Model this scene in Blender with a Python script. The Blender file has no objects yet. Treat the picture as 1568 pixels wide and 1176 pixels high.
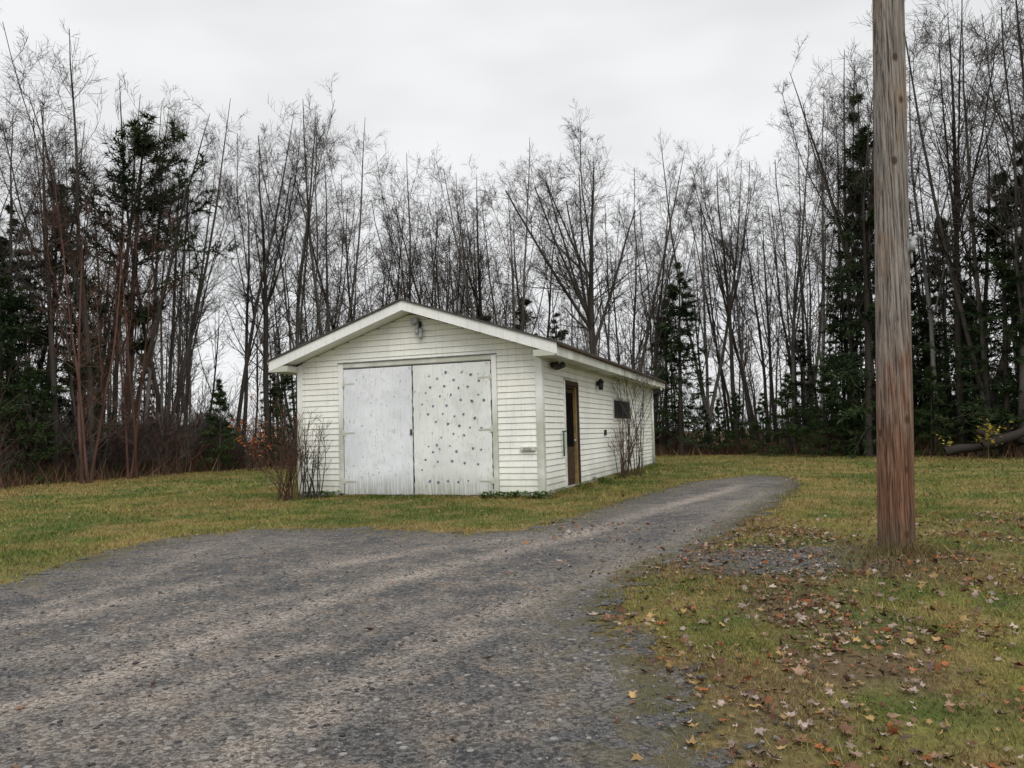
import bpy, math, numpy as np
from mathutils import Matrix, Vector
rng=np.random.default_rng(7)
S=bpy.context.scene
COL=S.collection

# ------------------------------------------------------------ helpers
def new_obj(name,data,parent=None,loc=(0,0,0)):
    o=bpy.data.objects.new(name,data); COL.objects.link(o); o.location=loc
    if parent is not None: o.parent=parent
    return o
def mesh_np(name,V,F,mat=None,attrs=None,smooth=False,F2=None):
    V=np.asarray(V,np.float32).reshape(-1,3); 
    blocks=[np.asarray(F,np.int32)]
    if F2 is not None: blocks.append(np.asarray(F2,np.int32))
    idx=np.concatenate([b.ravel() for b in blocks])
    tot=np.concatenate([np.full(len(b),b.shape[1],np.int32) for b in blocks])
    st=np.concatenate([[0],np.cumsum(tot)[:-1]]).astype(np.int32)
    me=bpy.data.meshes.new(name)
    me.vertices.add(len(V)); me.vertices.foreach_set('co',V.ravel())
    me.loops.add(len(idx)); me.loops.foreach_set('vertex_index',idx)
    me.polygons.add(len(tot)); me.polygons.foreach_set('loop_start',st)
    me.update(calc_edges=True)
    if attrs:
        for k,a in attrs.items():
            a=np.asarray(a,np.float32)
            if a.ndim==1:
                at=me.attributes.new(k,'FLOAT','POINT'); at.data.foreach_set('value',a)
            else:
                if a.shape[1]==3: a=np.hstack([a,np.ones((len(a),1),np.float32)])
                at=me.attributes.new(k,'FLOAT_COLOR','POINT'); at.data.foreach_set('color',a.ravel())
    if mat: me.materials.append(mat)
    if smooth: me.polygons.foreach_set('use_smooth',np.ones(len(tot),bool))
    me.validate(); me.update()
    return me
def sstep(a,b,x):
    t=np.clip((x-a)/(b-a),0,1); return t*t*(3-2*t)
_tab=np.random.default_rng(3).random((256,256))
def vnoise(x,y,s=1.0):
    x=np.asarray(x)*s+1000; y=np.asarray(y)*s+1000
    xi=np.floor(x).astype(int); yi=np.floor(y).astype(int); fx=x-xi; fy=y-yi
    fx=fx*fx*(3-2*fx); fy=fy*fy*(3-2*fy)
    g=lambda a,b:_tab[a%256,b%256]
    return (g(xi,yi)*(1-fx)+g(xi+1,yi)*fx)*(1-fy)+(g(xi,yi+1)*(1-fx)+g(xi+1,yi+1)*fx)*fy
def fbm(x,y,s,o=3):
    r=0;a=.5;t=0
    for i in range(o):
        r=r+a*vnoise(x+i*17.3,y-i*9.1,s*2**i); t+=a; a*=.5
    return r/t

class NT:
    def __init__(s,name,disp=False):
        s.m=bpy.data.materials.new(name); s.m.use_nodes=True; s.t=s.m.node_tree
        s.b=s.t.nodes['Principled BSDF']; s.out=s.t.nodes['Material Output']
    def n(s,typ,ins=None,**kw):
        nd=s.t.nodes.new(typ)
        for k,v in kw.items(): setattr(nd,k,v)
        if ins:
            for k,v in ins.items():
                if isinstance(v,bpy.types.NodeSocket): s.t.links.new(v,nd.inputs[k])
                else: nd.inputs[k].default_value=v
        return nd
    def mix(s,f,a,b,bt='MIX'):
        nd=s.t.nodes.new('ShaderNodeMix'); nd.data_type='RGBA'; nd.blend_type=bt
        for i,v in ((0,f),(6,a),(7,b)):
            if isinstance(v,bpy.types.NodeSocket): s.t.links.new(v,nd.inputs[i])
            elif i==0: nd.inputs[0].default_value=v
            else: nd.inputs[i].default_value=(*v,1)
        return nd.outputs[2]
    def math(s,op,a,b=0.0,c=0.0,clamp=False):
        nd=s.t.nodes.new('ShaderNodeMath'); nd.operation=op; nd.use_clamp=clamp
        for i,v in enumerate((a,b,c)):
            if isinstance(v,bpy.types.NodeSocket): s.t.links.new(v,nd.inputs[i])
            else: nd.inputs[i].default_value=v
        return nd.outputs[0]
    def ms(s,v,a,b,c=0.,d=1.):
        nd=s.n('ShaderNodeMapRange',{0:v,1:a,2:b,3:c,4:d}); nd.interpolation_type='SMOOTHSTEP'
        return nd.outputs[0]
    def noise(s,vec,scale,detail=4,rough=.55,sc=None):
        if sc is not None:
            vec=s.n('ShaderNodeMapping',{0:vec,3:sc}).outputs[0]
        return s.n('ShaderNodeTexNoise',{'Vector':vec,'Scale':scale,'Detail':detail,'Roughness':rough}).outputs[0]
    def pos(s): return s.n('ShaderNodeNewGeometry').outputs['Position']
    def obj(s): return s.n('ShaderNodeTexCoord').outputs['Object']
    def attr(s,name,out='Fac'):
        return s.n('ShaderNodeAttribute',attribute_name=name).outputs[out]
    def bump(s,h,st=.5,dist=.02):
        b=s.n('ShaderNodeBump',{'Height':h,'Strength':st,'Distance':dist}); s.t.links.new(b.outputs[0],s.b.inputs['Normal'])
    def fin(s,col,rough=.8,spec=.3):
        if isinstance(col,bpy.types.NodeSocket): s.t.links.new(col,s.b.inputs['Base Color'])
        else: s.b.inputs['Base Color'].default_value=(*col,1)
        if isinstance(rough,bpy.types.NodeSocket): s.t.links.new(rough,s.b.inputs['Roughness'])
        else: s.b.inputs['Roughness'].default_value=rough
        s.b.inputs['Specular IOR Level'].default_value=spec
        return s.m
    def diff(s,col):      # plain diffuse shader, quick to render, for the mass of twigs and blades
        d=s.n('ShaderNodeBsdfDiffuse',{'Color':col}); s.t.links.new(d.outputs[0],s.out.inputs['Surface']); s.t.nodes.remove(s.b); return s.m

# ------------------------------------------------------------ materials
def m_ground():
    N=NT('lawn_soil'); c=N.attr('col','Color'); n3=N.noise(N.pos(),22,3)
    c=N.mix(N.ms(n3,.35,.6,.55,0),c,(.045,.036,.02))
    N.bump(n3,.6,.04); return N.fin(c,.95,.1)
def m_vcol(name,rough=.7,spec=.15):
    N=NT(name); return N.diff(N.attr('col','Color'))
def m_gravel(name,alpha):
    N=NT(name); p=N.pos()
    fine=N.noise(p,110,1,.7); v=N.n('ShaderNodeTexVoronoi',{'Vector':p,'Scale':62.}); v2=N.n('ShaderNodeTexVoronoi',{'Vector':p,'Scale':22.,'Randomness':1.})
    big=N.noise(p,.75,3); mid=N.noise(p,4.0,4,.7)
    base=N.mix(N.ms(big,.40,.60),(.076,.073,.071),(.124,.112,.100))
    base=N.mix(N.ms(mid,.48,.64,0,.75),base,(.155,.128,.104))
    base=N.mix(N.ms(mid,.47,.34,0,.7),base,(.050,.053,.056))
    tr=N.math('MULTIPLY',N.attr('track'),N.ms(mid,.32,.52,.45,1.))
    base=N.mix(N.math('MULTIPLY',tr,.9,clamp=True),base,(.235,.203,.172))
    cc=N.n('ShaderNodeSeparateColor',{0:v.outputs['Color']})
    peb=N.ms(cc.outputs[0],0,1,.55,1.55); c=N.mix(1.,base,N.n('ShaderNodeCombineColor',{0:peb,1:peb,2:peb}).outputs[0],'MULTIPLY')
    f=N.ms(fine,.3,.7,.65,1.35); c=N.mix(1.,c,N.n('ShaderNodeCombineColor',{0:f,1:f,2:f}).outputs[0],'MULTIPLY')
    c2=N.n('ShaderNodeSeparateColor',{0:v2.outputs['Color']})
    c=N.mix(N.math('MULTIPLY',N.ms(c2.outputs[1],.88,.92),N.ms(v2.outputs['Distance'],.4,.3)),c,(.25,.235,.22))
    c=N.mix(N.math('MULTIPLY',N.ms(c2.outputs[0],.90,.94),N.ms(v2.outputs['Distance'],.4,.3)),c,(.035,.035,.036))
    sd=N.attr('sd')
    c=N.mix(N.math('MULTIPLY',N.ms(sd,.8,.0),N.ms(mid,.44,.58)),c,(.075,.068,.036))
    h=N.math('ADD',N.math('MULTIPLY',v.outputs['Distance'],-.8),fine)
    N.bump(h,.9,.014)
    m=N.fin(c,.92,.2)
    if alpha:
        e=N.math('ADD',sd,N.math('MULTIPLY',N.math('SUBTRACT',N.noise(p,3.2,5,.75),.5),1.5))
        N.t.links.new(N.ms(e,-.06,.08),N.b.inputs['Alpha'])
    return m
def m_paint(name,c1,c2,dirt=(.38,.38,.32),streak=.5,scale=1.):
    N=NT(name); p=N.obj()
    n=N.noise(p,1.3*scale,4); s_=N.noise(p,3.,5,.65,sc=(9,9,.45)); f=N.noise(p,35,3)
    c=N.mix(N.ms(n,.35,.65),c1,c2); c=N.mix(N.ms(s_,.50,.72,0,streak),c,dirt)
    z=N.n('ShaderNodeSeparateXYZ',{0:p}).outputs[2]
    c=N.mix(N.math('MULTIPLY',N.ms(z,.6,.0),N.ms(n,.3,.6,.25,.8)),c,(.40,.41,.32))
    c=N.mix(N.ms(f,.4,.65,0,.15),c,(.45,.45,.42))
    N.bump(s_,.12,.01); return N.fin(c,.6,.3)
def m_door(name,c1,c2,flake):
    N=NT(name); p=N.obj()
    n=N.noise(p,1.3,4); g=N.noise(p,4.,6,.7,sc=(14,14,.5)); ch=N.noise(p,9.,6,.7,sc=(3,3,.9)); bl=N.noise(p,5.,5,.65)
    c=N.mix(N.ms(n,.38,.62),c1,c2); c=N.mix(N.ms(g,.48,.66,0,.38),c,(.46,.48,.48))
    c=N.mix(N.ms(bl,.52,.68,0,.4),c,(.54,.56,.52))
    c=N.mix(N.ms(ch,.60,.66,0,flake),c,(.24,.24,.22))
    z=N.n('ShaderNodeSeparateXYZ',{0:p}).outputs[2]
    c=N.mix(N.math('MULTIPLY',N.ms(z,.6,.0),N.ms(g,.38,.58,.3,1)),c,(.30,.31,.26))
    N.bump(g,.45,.012); return N.fin(c,.65,.25)
def m_plain(name,c,rough=.7,spec=.3,var=.25,sc=8.):
    N=NT(name); n=N.noise(N.obj(),sc,4)
    col=N.mix(N.ms(n,.35,.65),tuple(x*(1-var) for x in c),tuple(min(1,x*(1+var)) for x in c)); return N.fin(col,rough,spec)
def m_bark(name,a,b):
    N=NT(name); r=N.n('ShaderNodeObjectInfo').outputs['Random']; 
    c=N.mix(r,a,b); c=N.mix(N.math('MULTIPLY',N.attr('rnd'),.75),c,tuple(q*.35 for q in a)); return N.diff(c)
def m_needle(name,a,b):
    N=NT(name); c=N.mix(N.attr('rnd'),a,b); return N.diff(c)

M_ground=m_ground(); M_blade=m_vcol('grass_blades',.75,.12); M_gravel=m_gravel('gravel',False); M_gravelE=m_gravel('gravel_edge',True); M_col=m_vcol('dry_leaf'); M_stone=m_vcol('stone_chips',.9)
M_siding=m_paint('white_vinyl_siding',(.88,.88,.80),(.80,.80,.745),streak=.3)
M_trim=m_paint('white_trim',(.86,.86,.83),(.77,.77,.745),streak=.3)
M_doorL=m_door('old_white_door_paint',(.80,.82,.85),(.70,.72,.75),.6)
M_doorR=m_door('old_white_door_paint_b',(.80,.82,.79),(.70,.72,.69),.75)
M_dark=m_plain('painted_dark_interior',(.010,.009,.008),1.,0.)  # black colour painting in the unlit door gap and doorway
M_roof=m_plain('asphalt_shingle',(.07,.065,.06),.9,.2)
M_conc=m_plain('concrete',(.33,.32,.30),.9,.2)
M_brown=m_plain('brown_wood',(.060,.040,.026),.9,.1)
M_ochre=m_plain('ochre_wood',(.22,.15,.06),.9,.1)
M_metal=m_plain('grey_metal',(.30,.31,.31),.5)
M_black=m_plain('black_metal',(.025,.025,.025),.5)
M_glass=m_plain('dark_glass',(.012,.014,.018),.4,.05)
M_hose=m_plain('green_metal',(.04,.09,.07),.5)
M_fleck=m_plain('flaked_spot',(.12,.145,.20),.9)
M_bark=m_bark('grey_brown_bark',(.072,.062,.054),(.14,.128,.115))
M_barkd=m_bark('dark_bark',(.042,.036,.031),(.076,.066,.058))
M_barkr=m_bark('reddish_bark',(.085,.047,.038),(.12,.070,.055))
M_barkp=m_bark('pale_bark',(.20,.188,.175),(.29,.275,.255))
M_needle=m_needle('spruce_needles',(.014,.025,.013),(.055,.078,.034))
M_needle2=m_needle('young_spruce_needles',(.018,.034,.014),(.065,.090,.034))

# ------------------------------------------------------------ ground layout
POLY=np.array([(-4.51,6.70),(-4.54,8.31),(-4.41,9.57),(-3.58,10.23),(-2.0,10.19),(-.78,9.3),(.08,9.5),(.94,10.94),(1.96,13.34),(4.04,17.34),
 (5.94,19.16),(6.57,17.9),(5.53,14.8),(3.73,11.18),(2.56,8.83),(1.68,7.32),(1.08,6.40),(.705,5.46),(.60,4.7),(.723,4.17),(.79,3.64),(.75,3.09),(.72,2.77),
 (.7,0),(1.2,-8),(-30,-8),(-30,-1),(-16,1.8),(-10,3.4),(-6.5,5.0),(-5.1,5.9)])
def sdist(P,poly=POLY):
    P=np.asarray(P); A=poly; B=np.roll(poly,-1,0)
    d=np.full(len(P),1e9); ins=np.zeros(len(P),bool)
    for a,b in zip(A,B):
        e=b-a; w=P-a; t=np.clip((w@e)/(e@e),0,1); q=w-t[:,None]*e; d=np.minimum(d,np.hypot(q[:,0],q[:,1]))
        c=((a[1]>P[:,1])!=(b[1]>P[:,1])); 
        with np.errstate(divide='ignore',invalid='ignore'):
            xx=(b[0]-a[0])*(P[:,1]-a[1])/(b[1]-a[1])+a[0]
        ins^=c&(P[:,0]<xx)
    return np.where(ins,d,-d)
def patch(x,y):
    u=(x-2.45)/1.15; v=((y-6.95)-.12*(x-2.35))/.8
    return (1-np.hypot(u,v))*.6
def pdist(P,line):
    line=np.asarray(line,float); d=np.full(len(P),1e9)
    for a,b in zip(line[:-1],line[1:]):
        e=b-a; w=P-a; t=np.clip((w@e)/(e@e),0,1); q=w-t[:,None]*e; d=np.minimum(d,np.hypot(q[:,0],q[:,1]))
    return d
EB=[-1.02,-.676,-.50,-.331,-.16,.1,.195,.316,.445,.676,1.05]; ED=[18,23,28,34,38,38,36,35,31.6,25,20]
def edgeD(x,y):
    b=np.where(y>1,x/np.maximum(y,1),np.sign(x)*3); return np.interp(b,EB,ED)
def fdepth(x,y):
    d=np.where(y>1,y-edgeD(x,y),-50+0*y)
    return np.maximum(d,np.abs(x)-24)
def zones(x,y):
    fd=fdepth(x,y)+2*(vnoise(x,y,.4)-.5)+1.2*(vnoise(x,y,1.7)-.5)
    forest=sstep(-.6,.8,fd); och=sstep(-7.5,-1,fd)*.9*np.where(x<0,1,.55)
    och=np.maximum(och,.55*sstep(.48,.66,fbm(x,y,.35))*sstep(9,14,y))
    sd=sdist(np.stack([x,y],1))
    och=np.maximum(och,.65*np.exp(-np.abs(sd)/.4))
    leaf=np.exp(-((x-2.5)/1.3)**2-((y-6.9)/1.1)**2)*1.3
    leaf=np.maximum(leaf,.8*sstep(.48,.66,fbm(x,y,1.0))*sstep(.6,1.6,x)*sstep(11,6,y))
    leaf=np.maximum(leaf,.75*np.exp(-((x-1.0)/.35)**2-((y-3.2)/1.0)**2))
    return np.stack([forest,och,np.clip(leaf,0,1)],1)
def lawncol(x,y,z):
    C=lambda *a:np.array(a)[None]
    L=lambda f,a,b:a*(1-f[:,None])+b*f[:,None]
    n1=fbm(x,y,.5); n2=fbm(x+31,y-7,1.9); n3=fbm(x-11,y+5,7.)
    c=L(sstep(.36,.64,n1),C(.066,.096,.019),C(.152,.150,.040))
    c=L(sstep(.50,.70,n2)*.9,c,C(.195,.150,.056)); c=L(sstep(.48,.30,n2)*.9,c,C(.050,.086,.015))
    c=L(sstep(.5,.7,n3)*.55,c,C(.165,.125,.05)); c=L(sstep(.42,.25,n3)*.6,c,C(.05,.074,.016))
    c=L(z[:,1]*(.45+.55*sstep(.3,.6,n2)),c,C(.21,.145,.055))
    c=L(z[:,2]*(.35+.65*sstep(.35,.6,n2)),c,C(.10,.070,.044))
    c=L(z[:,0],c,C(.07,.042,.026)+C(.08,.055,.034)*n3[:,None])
    return c
def axis(lo,hi,fine,flo,fhi):
    a=list(np.arange(flo,fhi,fine)); s=fine; v=fhi
    while v<hi: a.append(v); s*=1.18; v+=s
    a.append(hi); s=fine; v=flo-fine; pre=[]
    while v>lo: pre.append(v); s*=1.18; v-=s
    pre.append(lo); return np.array(pre[::-1]+a)
xs=axis(-500,500,.16,-18,18); ys=axis(-500,500,.16,1,38)
X,Y=np.meshgrid(xs,ys); x=X.ravel(); y=Y.ravel()
def gridF(nx,ny):
    i=np.arange(nx-1)[None,:]+np.arange(ny-1)[:,None]*nx; i=i.ravel()
    return np.stack([i,i+1,i+1+nx,i+nx],1)
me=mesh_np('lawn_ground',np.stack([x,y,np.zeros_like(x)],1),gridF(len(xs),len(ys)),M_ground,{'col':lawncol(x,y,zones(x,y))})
new_obj('lawn_ground',me)
# driveway
sp=.08; xs=np.arange(-18,8,sp); ys=np.arange(-3,20.5,sp); X,Y=np.meshgrid(xs,ys); x=X.ravel(); y=Y.ravel()
P=np.stack([x,y],1); sd=sdist(P)
T=[[(-2.9,1.5),(-2.5,3.0),(-1.84,4.9),(-1.04,6.4),(-.2,7.62),(.86,9.16),(2.2,11.6),(3.79,14.2),(4.8,16)],
   [(-1.6,1.5),(-.87,3.5),(-.144,5.155),(.57,6.18),(1.7,8.17),(3.4,11.7),(4.6,14)],
   [(-9,2.2),(-5.5,3.6),(-3.4,5.2),(-2.4,6.6),(-1.2,7.8),(.2,9.0)],
   [(-7,1.2),(-4.5,2.6),(-2.6,4.6),(-1.5,6.2)],[(-3.6,5.2),(-3.35,6.6),(-3.6,8.4)],[(-3.2,1.8),(-2.2,2.7),(-1.3,4.3),(-.5,5.6)]]
wob=.3*(fbm(x,y,.8)-.5)+.10*(fbm(x+9,y,4.)-.5)
tr=np.zeros(len(P)); Pw=P+np.stack([wob,wob],1)
for k,l in enumerate(T): tr=np.maximum(tr,np.exp(-(pdist(Pw,l)/(.18 if k<3 else .11))**2)*(1,.75,.85,.8,.6,.6)[k])
tr*=.15+1.3*fbm(x,y,1.2)
F=gridF(len(xs),len(ys)); keep=(sd[F].max(1)>-.75); F=F[keep]
zz=.009+.010*(fbm(x,y,1.5)-.5)-.004*tr
used=np.unique(F); mp=np.full(len(x),-1); mp[used]=np.arange(len(used))
me=mesh_np('gravel_driveway',np.stack([x,y,np.maximum(zz,.004)],1)[used],mp[F],M_gravel,{'sd':sd[used],'track':tr[used]},True)
me.materials.append(M_gravelE)
mi=(sd[F].min(1)<.72).astype(np.int32)
if len(me.polygons)==len(mi): me.polygons.foreach_set('material_index',mi)
me.update(); new_obj('gravel_driveway',me)
xs=np.arange(.9,4.0,.06); ys=np.arange(5.8,8.1,.06); X,Y=np.meshgrid(xs,ys); x=X.ravel(); y=Y.ravel()
new_obj('gravel_patch',mesh_np('gravel_patch',np.stack([x,y,np.full_like(x,.006)],1),gridF(len(xs),len(ys)),M_gravelE,{'sd':patch(x,y)-.04,'track':0*x}))

AX,AY=.54,14.18; ang=-math.atan2(.339,.941); R_=np.array([math.cos(ang),math.sin(ang)]); S_=np.array([-math.sin(ang),math.cos(ang)])
W=5.36; L=12.3
def toloc(x,y): 
    dx=x-AX; dy=y-AY; return dx*R_[0]+dy*R_[1], dx*S_[0]+dy*S_[1]
def inb(x,y,pad=.03):
    lx,ly=toloc(x,y); return (lx>-W-pad)&(lx<pad)&(ly>-pad)&(ly<L+pad)
# ------------------------------------------------------------ grass blades
def sample(r0,r1,dens,amax=.78):
    n=int(amax*(r1*r1-r0*r0)*dens); r=np.sqrt(rng.random(n)*(r1*r1-r0*r0)+r0*r0); a=(rng.random(n)*2-1)*amax
    return r*np.sin(a), r*np.cos(a)
BX=[];BH=[];BW=[]
for r0,r1,dens,h,w in ((1.8,5,6500,.024,.0042),(5,8,3200,.028,.006),(8,13,1100,.034,.009),(13,20,400,.042,.014),(20,38,90,.05,.026)):
    x,y=sample(r0,r1,dens); sd=sdist(np.stack([x,y],1))+1.5*(fbm(x,y,3.2)-.5)*.8
    z=zones(x,y); pa=patch(x,y)+.3*(fbm(x,y,3.)-.5)
    k=(sd<rng.exponential(.12,len(x)))&~inb(x,y)&(z[:,0]<.6)&(rng.random(len(x))>z[:,2]*.6)&(rng.random(len(x))<.2+1.3*fbm(x,y,4.))&((pa<.02)|(rng.random(len(x))<.05))
    x=x[k];y=y[k]; tall=.4+1.2*fbm(x,y,2.5)
    BX.append(np.stack([x,y],1)); BH.append(h*tall*(.5+rng.random(len(x)))); BW.append(np.full(len(x),w))
def tuft(cx,cy,r,n,h,w=.007):
    x=cx+rng.normal(0,r,n); y=cy+rng.normal(0,r,n); k=~inb(x,y)
    BX.append(np.stack([x,y],1)[k]); BH.append((h*(.4+.9*rng.random(n)))[k]); BW.append(np.full(k.sum(),w))
PX,PY=3.576,7.218
tuft(PX+.02,PY-.16,.13,650,.15); tuft(PX-.25,PY-.22,.2,450,.11); tuft(PX-.5,PY-.55,.22,400,.08); tuft(PX+.3,PY-.2,.18,350,.08); tuft(PX-.6,PY-1.1,.25,350,.08)
for i in range(110):
    a=rng.random()*W; p=np.array([AX,AY])-R_*a-S_*(.06+.1*rng.random()); tuft(p[0],p[1],.06,45,.07,.009)
for i in range(150):
    a=rng.random()*L; p=np.array([AX,AY])+S_*a+R_*(.06+.12*rng.random()); tuft(p[0],p[1],.07,40,.11,.010)
for i in range(220):
    x,y=rng.uniform(.8,7),rng.uniform(2.4,12)
    if sdist([[x,y]])[0]<.05 and patch(x,y)<0: tuft(x,y,.05,30,.05,.005)
for i in range(120):
    x,y=rng.uniform(-.1,1.0),rng.uniform(2.4,6.5); tuft(x,y,.06,16,.016,.0045)
B=np.vstack(BX); H=np.concatenate(BH); Wd=np.concatenate(BW); n=len(B)
a=rng.random(n)*6.283; l=rng.random(n)*6.283; ln=.35+.8*rng.random(n)
d=np.stack([np.cos(a),np.sin(a)],1)*Wd[:,None]*.5; tip=np.stack([np.cos(l),np.sin(l)],1)*(H*ln)[:,None]
V=np.zeros((n,3,3)); V[:,0,:2]=B-d; V[:,1,:2]=B+d; V[:,2,:2]=B+tip; V[:,2,2]=H
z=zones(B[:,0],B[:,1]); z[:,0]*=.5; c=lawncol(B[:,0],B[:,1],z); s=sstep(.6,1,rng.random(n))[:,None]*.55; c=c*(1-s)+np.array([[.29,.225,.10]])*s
c*=.65+.95*rng.random((n,1)); c=np.repeat(c,3,0); 
me=mesh_np('grass',V,np.arange(3*n).reshape(-1,3),M_blade,{'col':c})
new_obj('grass',me)

# ------------------------------------------------------------ fallen leaves
def leaves(P,size,name,pal,zoff=.012,tiltm=.5,par=None):
    n=len(P); K=10
    th=np.arange(K)/K*2*np.pi; rad=np.where(np.arange(K)%2==0,1.,.62); rad[0]=1.25; rad[5]=.4
    rr=rad[None]*(.65+.6*rng.random((n,K)))
    loc=np.zeros((n,K+1,3)); asp=rng.uniform(.45,.95,(n,1)); loc[:,1:,0]=np.cos(th)*rr; loc[:,1:,1]=np.sin(th)*rr*asp
    curl=rng.uniform(-.3,1.1,(n,1)); loc[:,1:,2]=curl*(loc[:,1:,0]**2*.4+loc[:,1:,1]**2*.8)+rng.normal(0,.13,(n,K))
    loc*=np.asarray(size).reshape(-1,1,1)
    t=rng.normal(0,tiltm,n); c,s=np.cos(t),np.sin(t); y=loc[:,:,1]*c[:,None]-loc[:,:,2]*s[:,None]; z=loc[:,:,1]*s[:,None]+loc[:,:,2]*c[:,None]
    a=rng.random(n)*6.283; ca,sa=np.cos(a)[:,None],np.sin(a)[:,None]
    X=loc[:,:,0]*ca-y*sa; Y=loc[:,:,0]*sa+y*ca
    V=np.stack([X,Y,z],2); 
    if zoff is not None: V[:,:,2]-=V[:,:,2].min(1)[:,None]; V[:,:,2]+=zoff
    V=V+P[:,None,:]
    i=np.arange(n)[:,None,None]*(K+1); f=np.stack([np.zeros(K,int),np.arange(1,K+1),np.roll(np.arange(1,K+1),-1)],1)
    F=(i+f[None]).reshape(-1,3)
    pal=np.array(pal); ci=pal[rng.integers(0,len(pal),n)]*(.6+.6*rng.random((n,1)))
    cv=np.repeat(ci,K+1,0)*(.75+.5*rng.random((n*(K+1),1)))
    me=mesh_np(name,V,F,M_col,{'col':cv}); return new_obj(name,me,par)
pal=[(.12,.065,.04),(.15,.09,.06),(.22,.145,.10),(.31,.24,.20),(.09,.05,.035),(.21,.09,.045),(.28,.19,.09),(.15,.085,.055),(.27,.10,.045),(.25,.195,.17),(.34,.27,.23),(.14,.10,.075),(.18,.13,.10),(.30,.20,.09)]
n=60000; x=rng.uniform(-16,16,n); y=rng.uniform(2.,26,n); sd=sdist(np.stack([x,y],1)); z=zones(x,y)
pr=.045+.75*z[:,2]+.16*sstep(.5,.7,fbm(x,y,.9,2))*(x>.8)*(y<12)+.10*np.exp(-np.abs(sd)/.3)*(x>0)
pr=np.where(sd>.25,.018,pr); pr*=np.where(y>12,.8,1); pr*=np.where(x<-2,.6,1)
k=(rng.random(n)<pr)&~inb(x,y,.1)
x=x[k];y=y[k]
n2=28000; x2=rng.uniform(.3,7.,n2); y2=rng.uniform(2.3,10.,n2); z2=zones(x2,y2); s2=sdist(np.stack([x2,y2],1))
k2=(rng.random(n2)<(.06+.5*sstep(.45,.7,fbm(x2,y2,1.6))+.5*z2[:,2])*np.where(s2>0.1,.14,1)); x=np.r_[x,x2[k2]]; y=np.r_[y,y2[k2]]
pk_=(patch(x,y)<.12)|(rng.random(len(x))<.45); x=x[pk_]; y=y[pk_]
leaves(np.stack([x,y,0*x],1),.011+.026*rng.random(len(x))**1.5,'fallen_leaves',pal,.010,.6)
# ------------------------------------------------------------ loose stones
n=24000; x=rng.uniform(-7,6,n); y=rng.uniform(2.2,12,n); k=(sdist(np.stack([x,y],1))>-.35)&(rng.random(n)<(4./np.maximum(y,3)))
xp=2.42+rng.normal(0,.48,1500); yp=6.95+rng.normal(0,.38,1500)
x=np.r_[x[k],xp];y=np.r_[y[k],yp];n=len(x)
o=np.array([(1,0,0),(-1,0,0),(0,1,0),(0,-1,0),(0,0,1),(0,0,-.3)],float)
f=np.array([(0,2,4),(2,1,4),(1,3,4),(3,0,4),(2,0,5),(1,2,5),(3,1,5),(0,3,5)])
s=.0035+.013*rng.random(n)**3.
V=(o[None]+rng.normal(0,.22,(n,6,3)))*s[:,None,None]*np.array([1.2,1.,.65]); a=rng.random(n)*6.28; ca,sa=np.cos(a)[:,None],np.sin(a)[:,None]
V=np.stack([V[:,:,0]*ca-V[:,:,1]*sa,V[:,:,0]*sa+V[:,:,1]*ca,V[:,:,2]+.009],2); V[:,:,0]+=x[:,None]; V[:,:,1]+=y[:,None]
g=(.05+.18*rng.random((n,1))**1.5)*np.array([1,.96,.92])
new_obj('loose_stones',mesh_np('loose_stones',V,(np.arange(n)[:,None,None]*6+f[None]).reshape(-1,3),M_stone,{'col':np.repeat(g,6,0)}))

# ------------------------------------------------------------ vegetation generator
def norm(v): return v/np.maximum(np.linalg.norm(v,axis=-1,keepdims=True),1e-9)
def march(r,base,d,Ln,k,up,wan):
    n=len(base); P=np.zeros((n,k,3)); P[:,0]=base; st=(Ln/(k-1))[:,None]
    for i in range(1,k):
        d=norm(d+r.normal(0,wan,(n,3))+np.array([0,0,1.])*up); P[:,i]=P[:,i-1]+d*st
    return P
def children(r,PP,RR,LL,cnt,t0,t1,a0,a1,ratio,k,up,wan,rr=.6,rmin=.004,tp=.6,flat=0,lv=(.55,.8)):
    m,kk,_=PP.shape; pi=np.repeat(np.arange(m),cnt)
    n=len(pi); t=t0+(t1-t0)*r.random(n); ft=t*(kk-1); i=np.minimum(ft.astype(int),kk-2); fr=(ft-i)[:,None]
    b=PP[pi,i]*(1-fr)+PP[pi,i+1]*fr; T=norm(PP[pi,i+1]-PP[pi,i]); rad=RR[pi,i]*(1-fr[:,0])+RR[pi,i+1]*fr[:,0]
    q=r.normal(0,1,(n,3)); 
    if flat: q[:,2]*=(1-flat)
    q=norm(q-(q*T).sum(1,keepdims=True)*T); a=np.radians(a0+(a1-a0)*r.random(n))[:,None]
    d=np.cos(a)*T+np.sin(a)*q
    Ln=LL[pi]*ratio*(1-tp*t)*(lv[0]+lv[1]*r.random(n))
    P=march(r,b,d,Ln,k,up,wan); r0=np.maximum(rad*rr*(.6+.4*r.random(n)),rmin)
    R=r0[:,None]*np.linspace(1,.35,k)[None]; R=np.maximum(R,rmin*.75)
    return P,R,Ln
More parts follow.
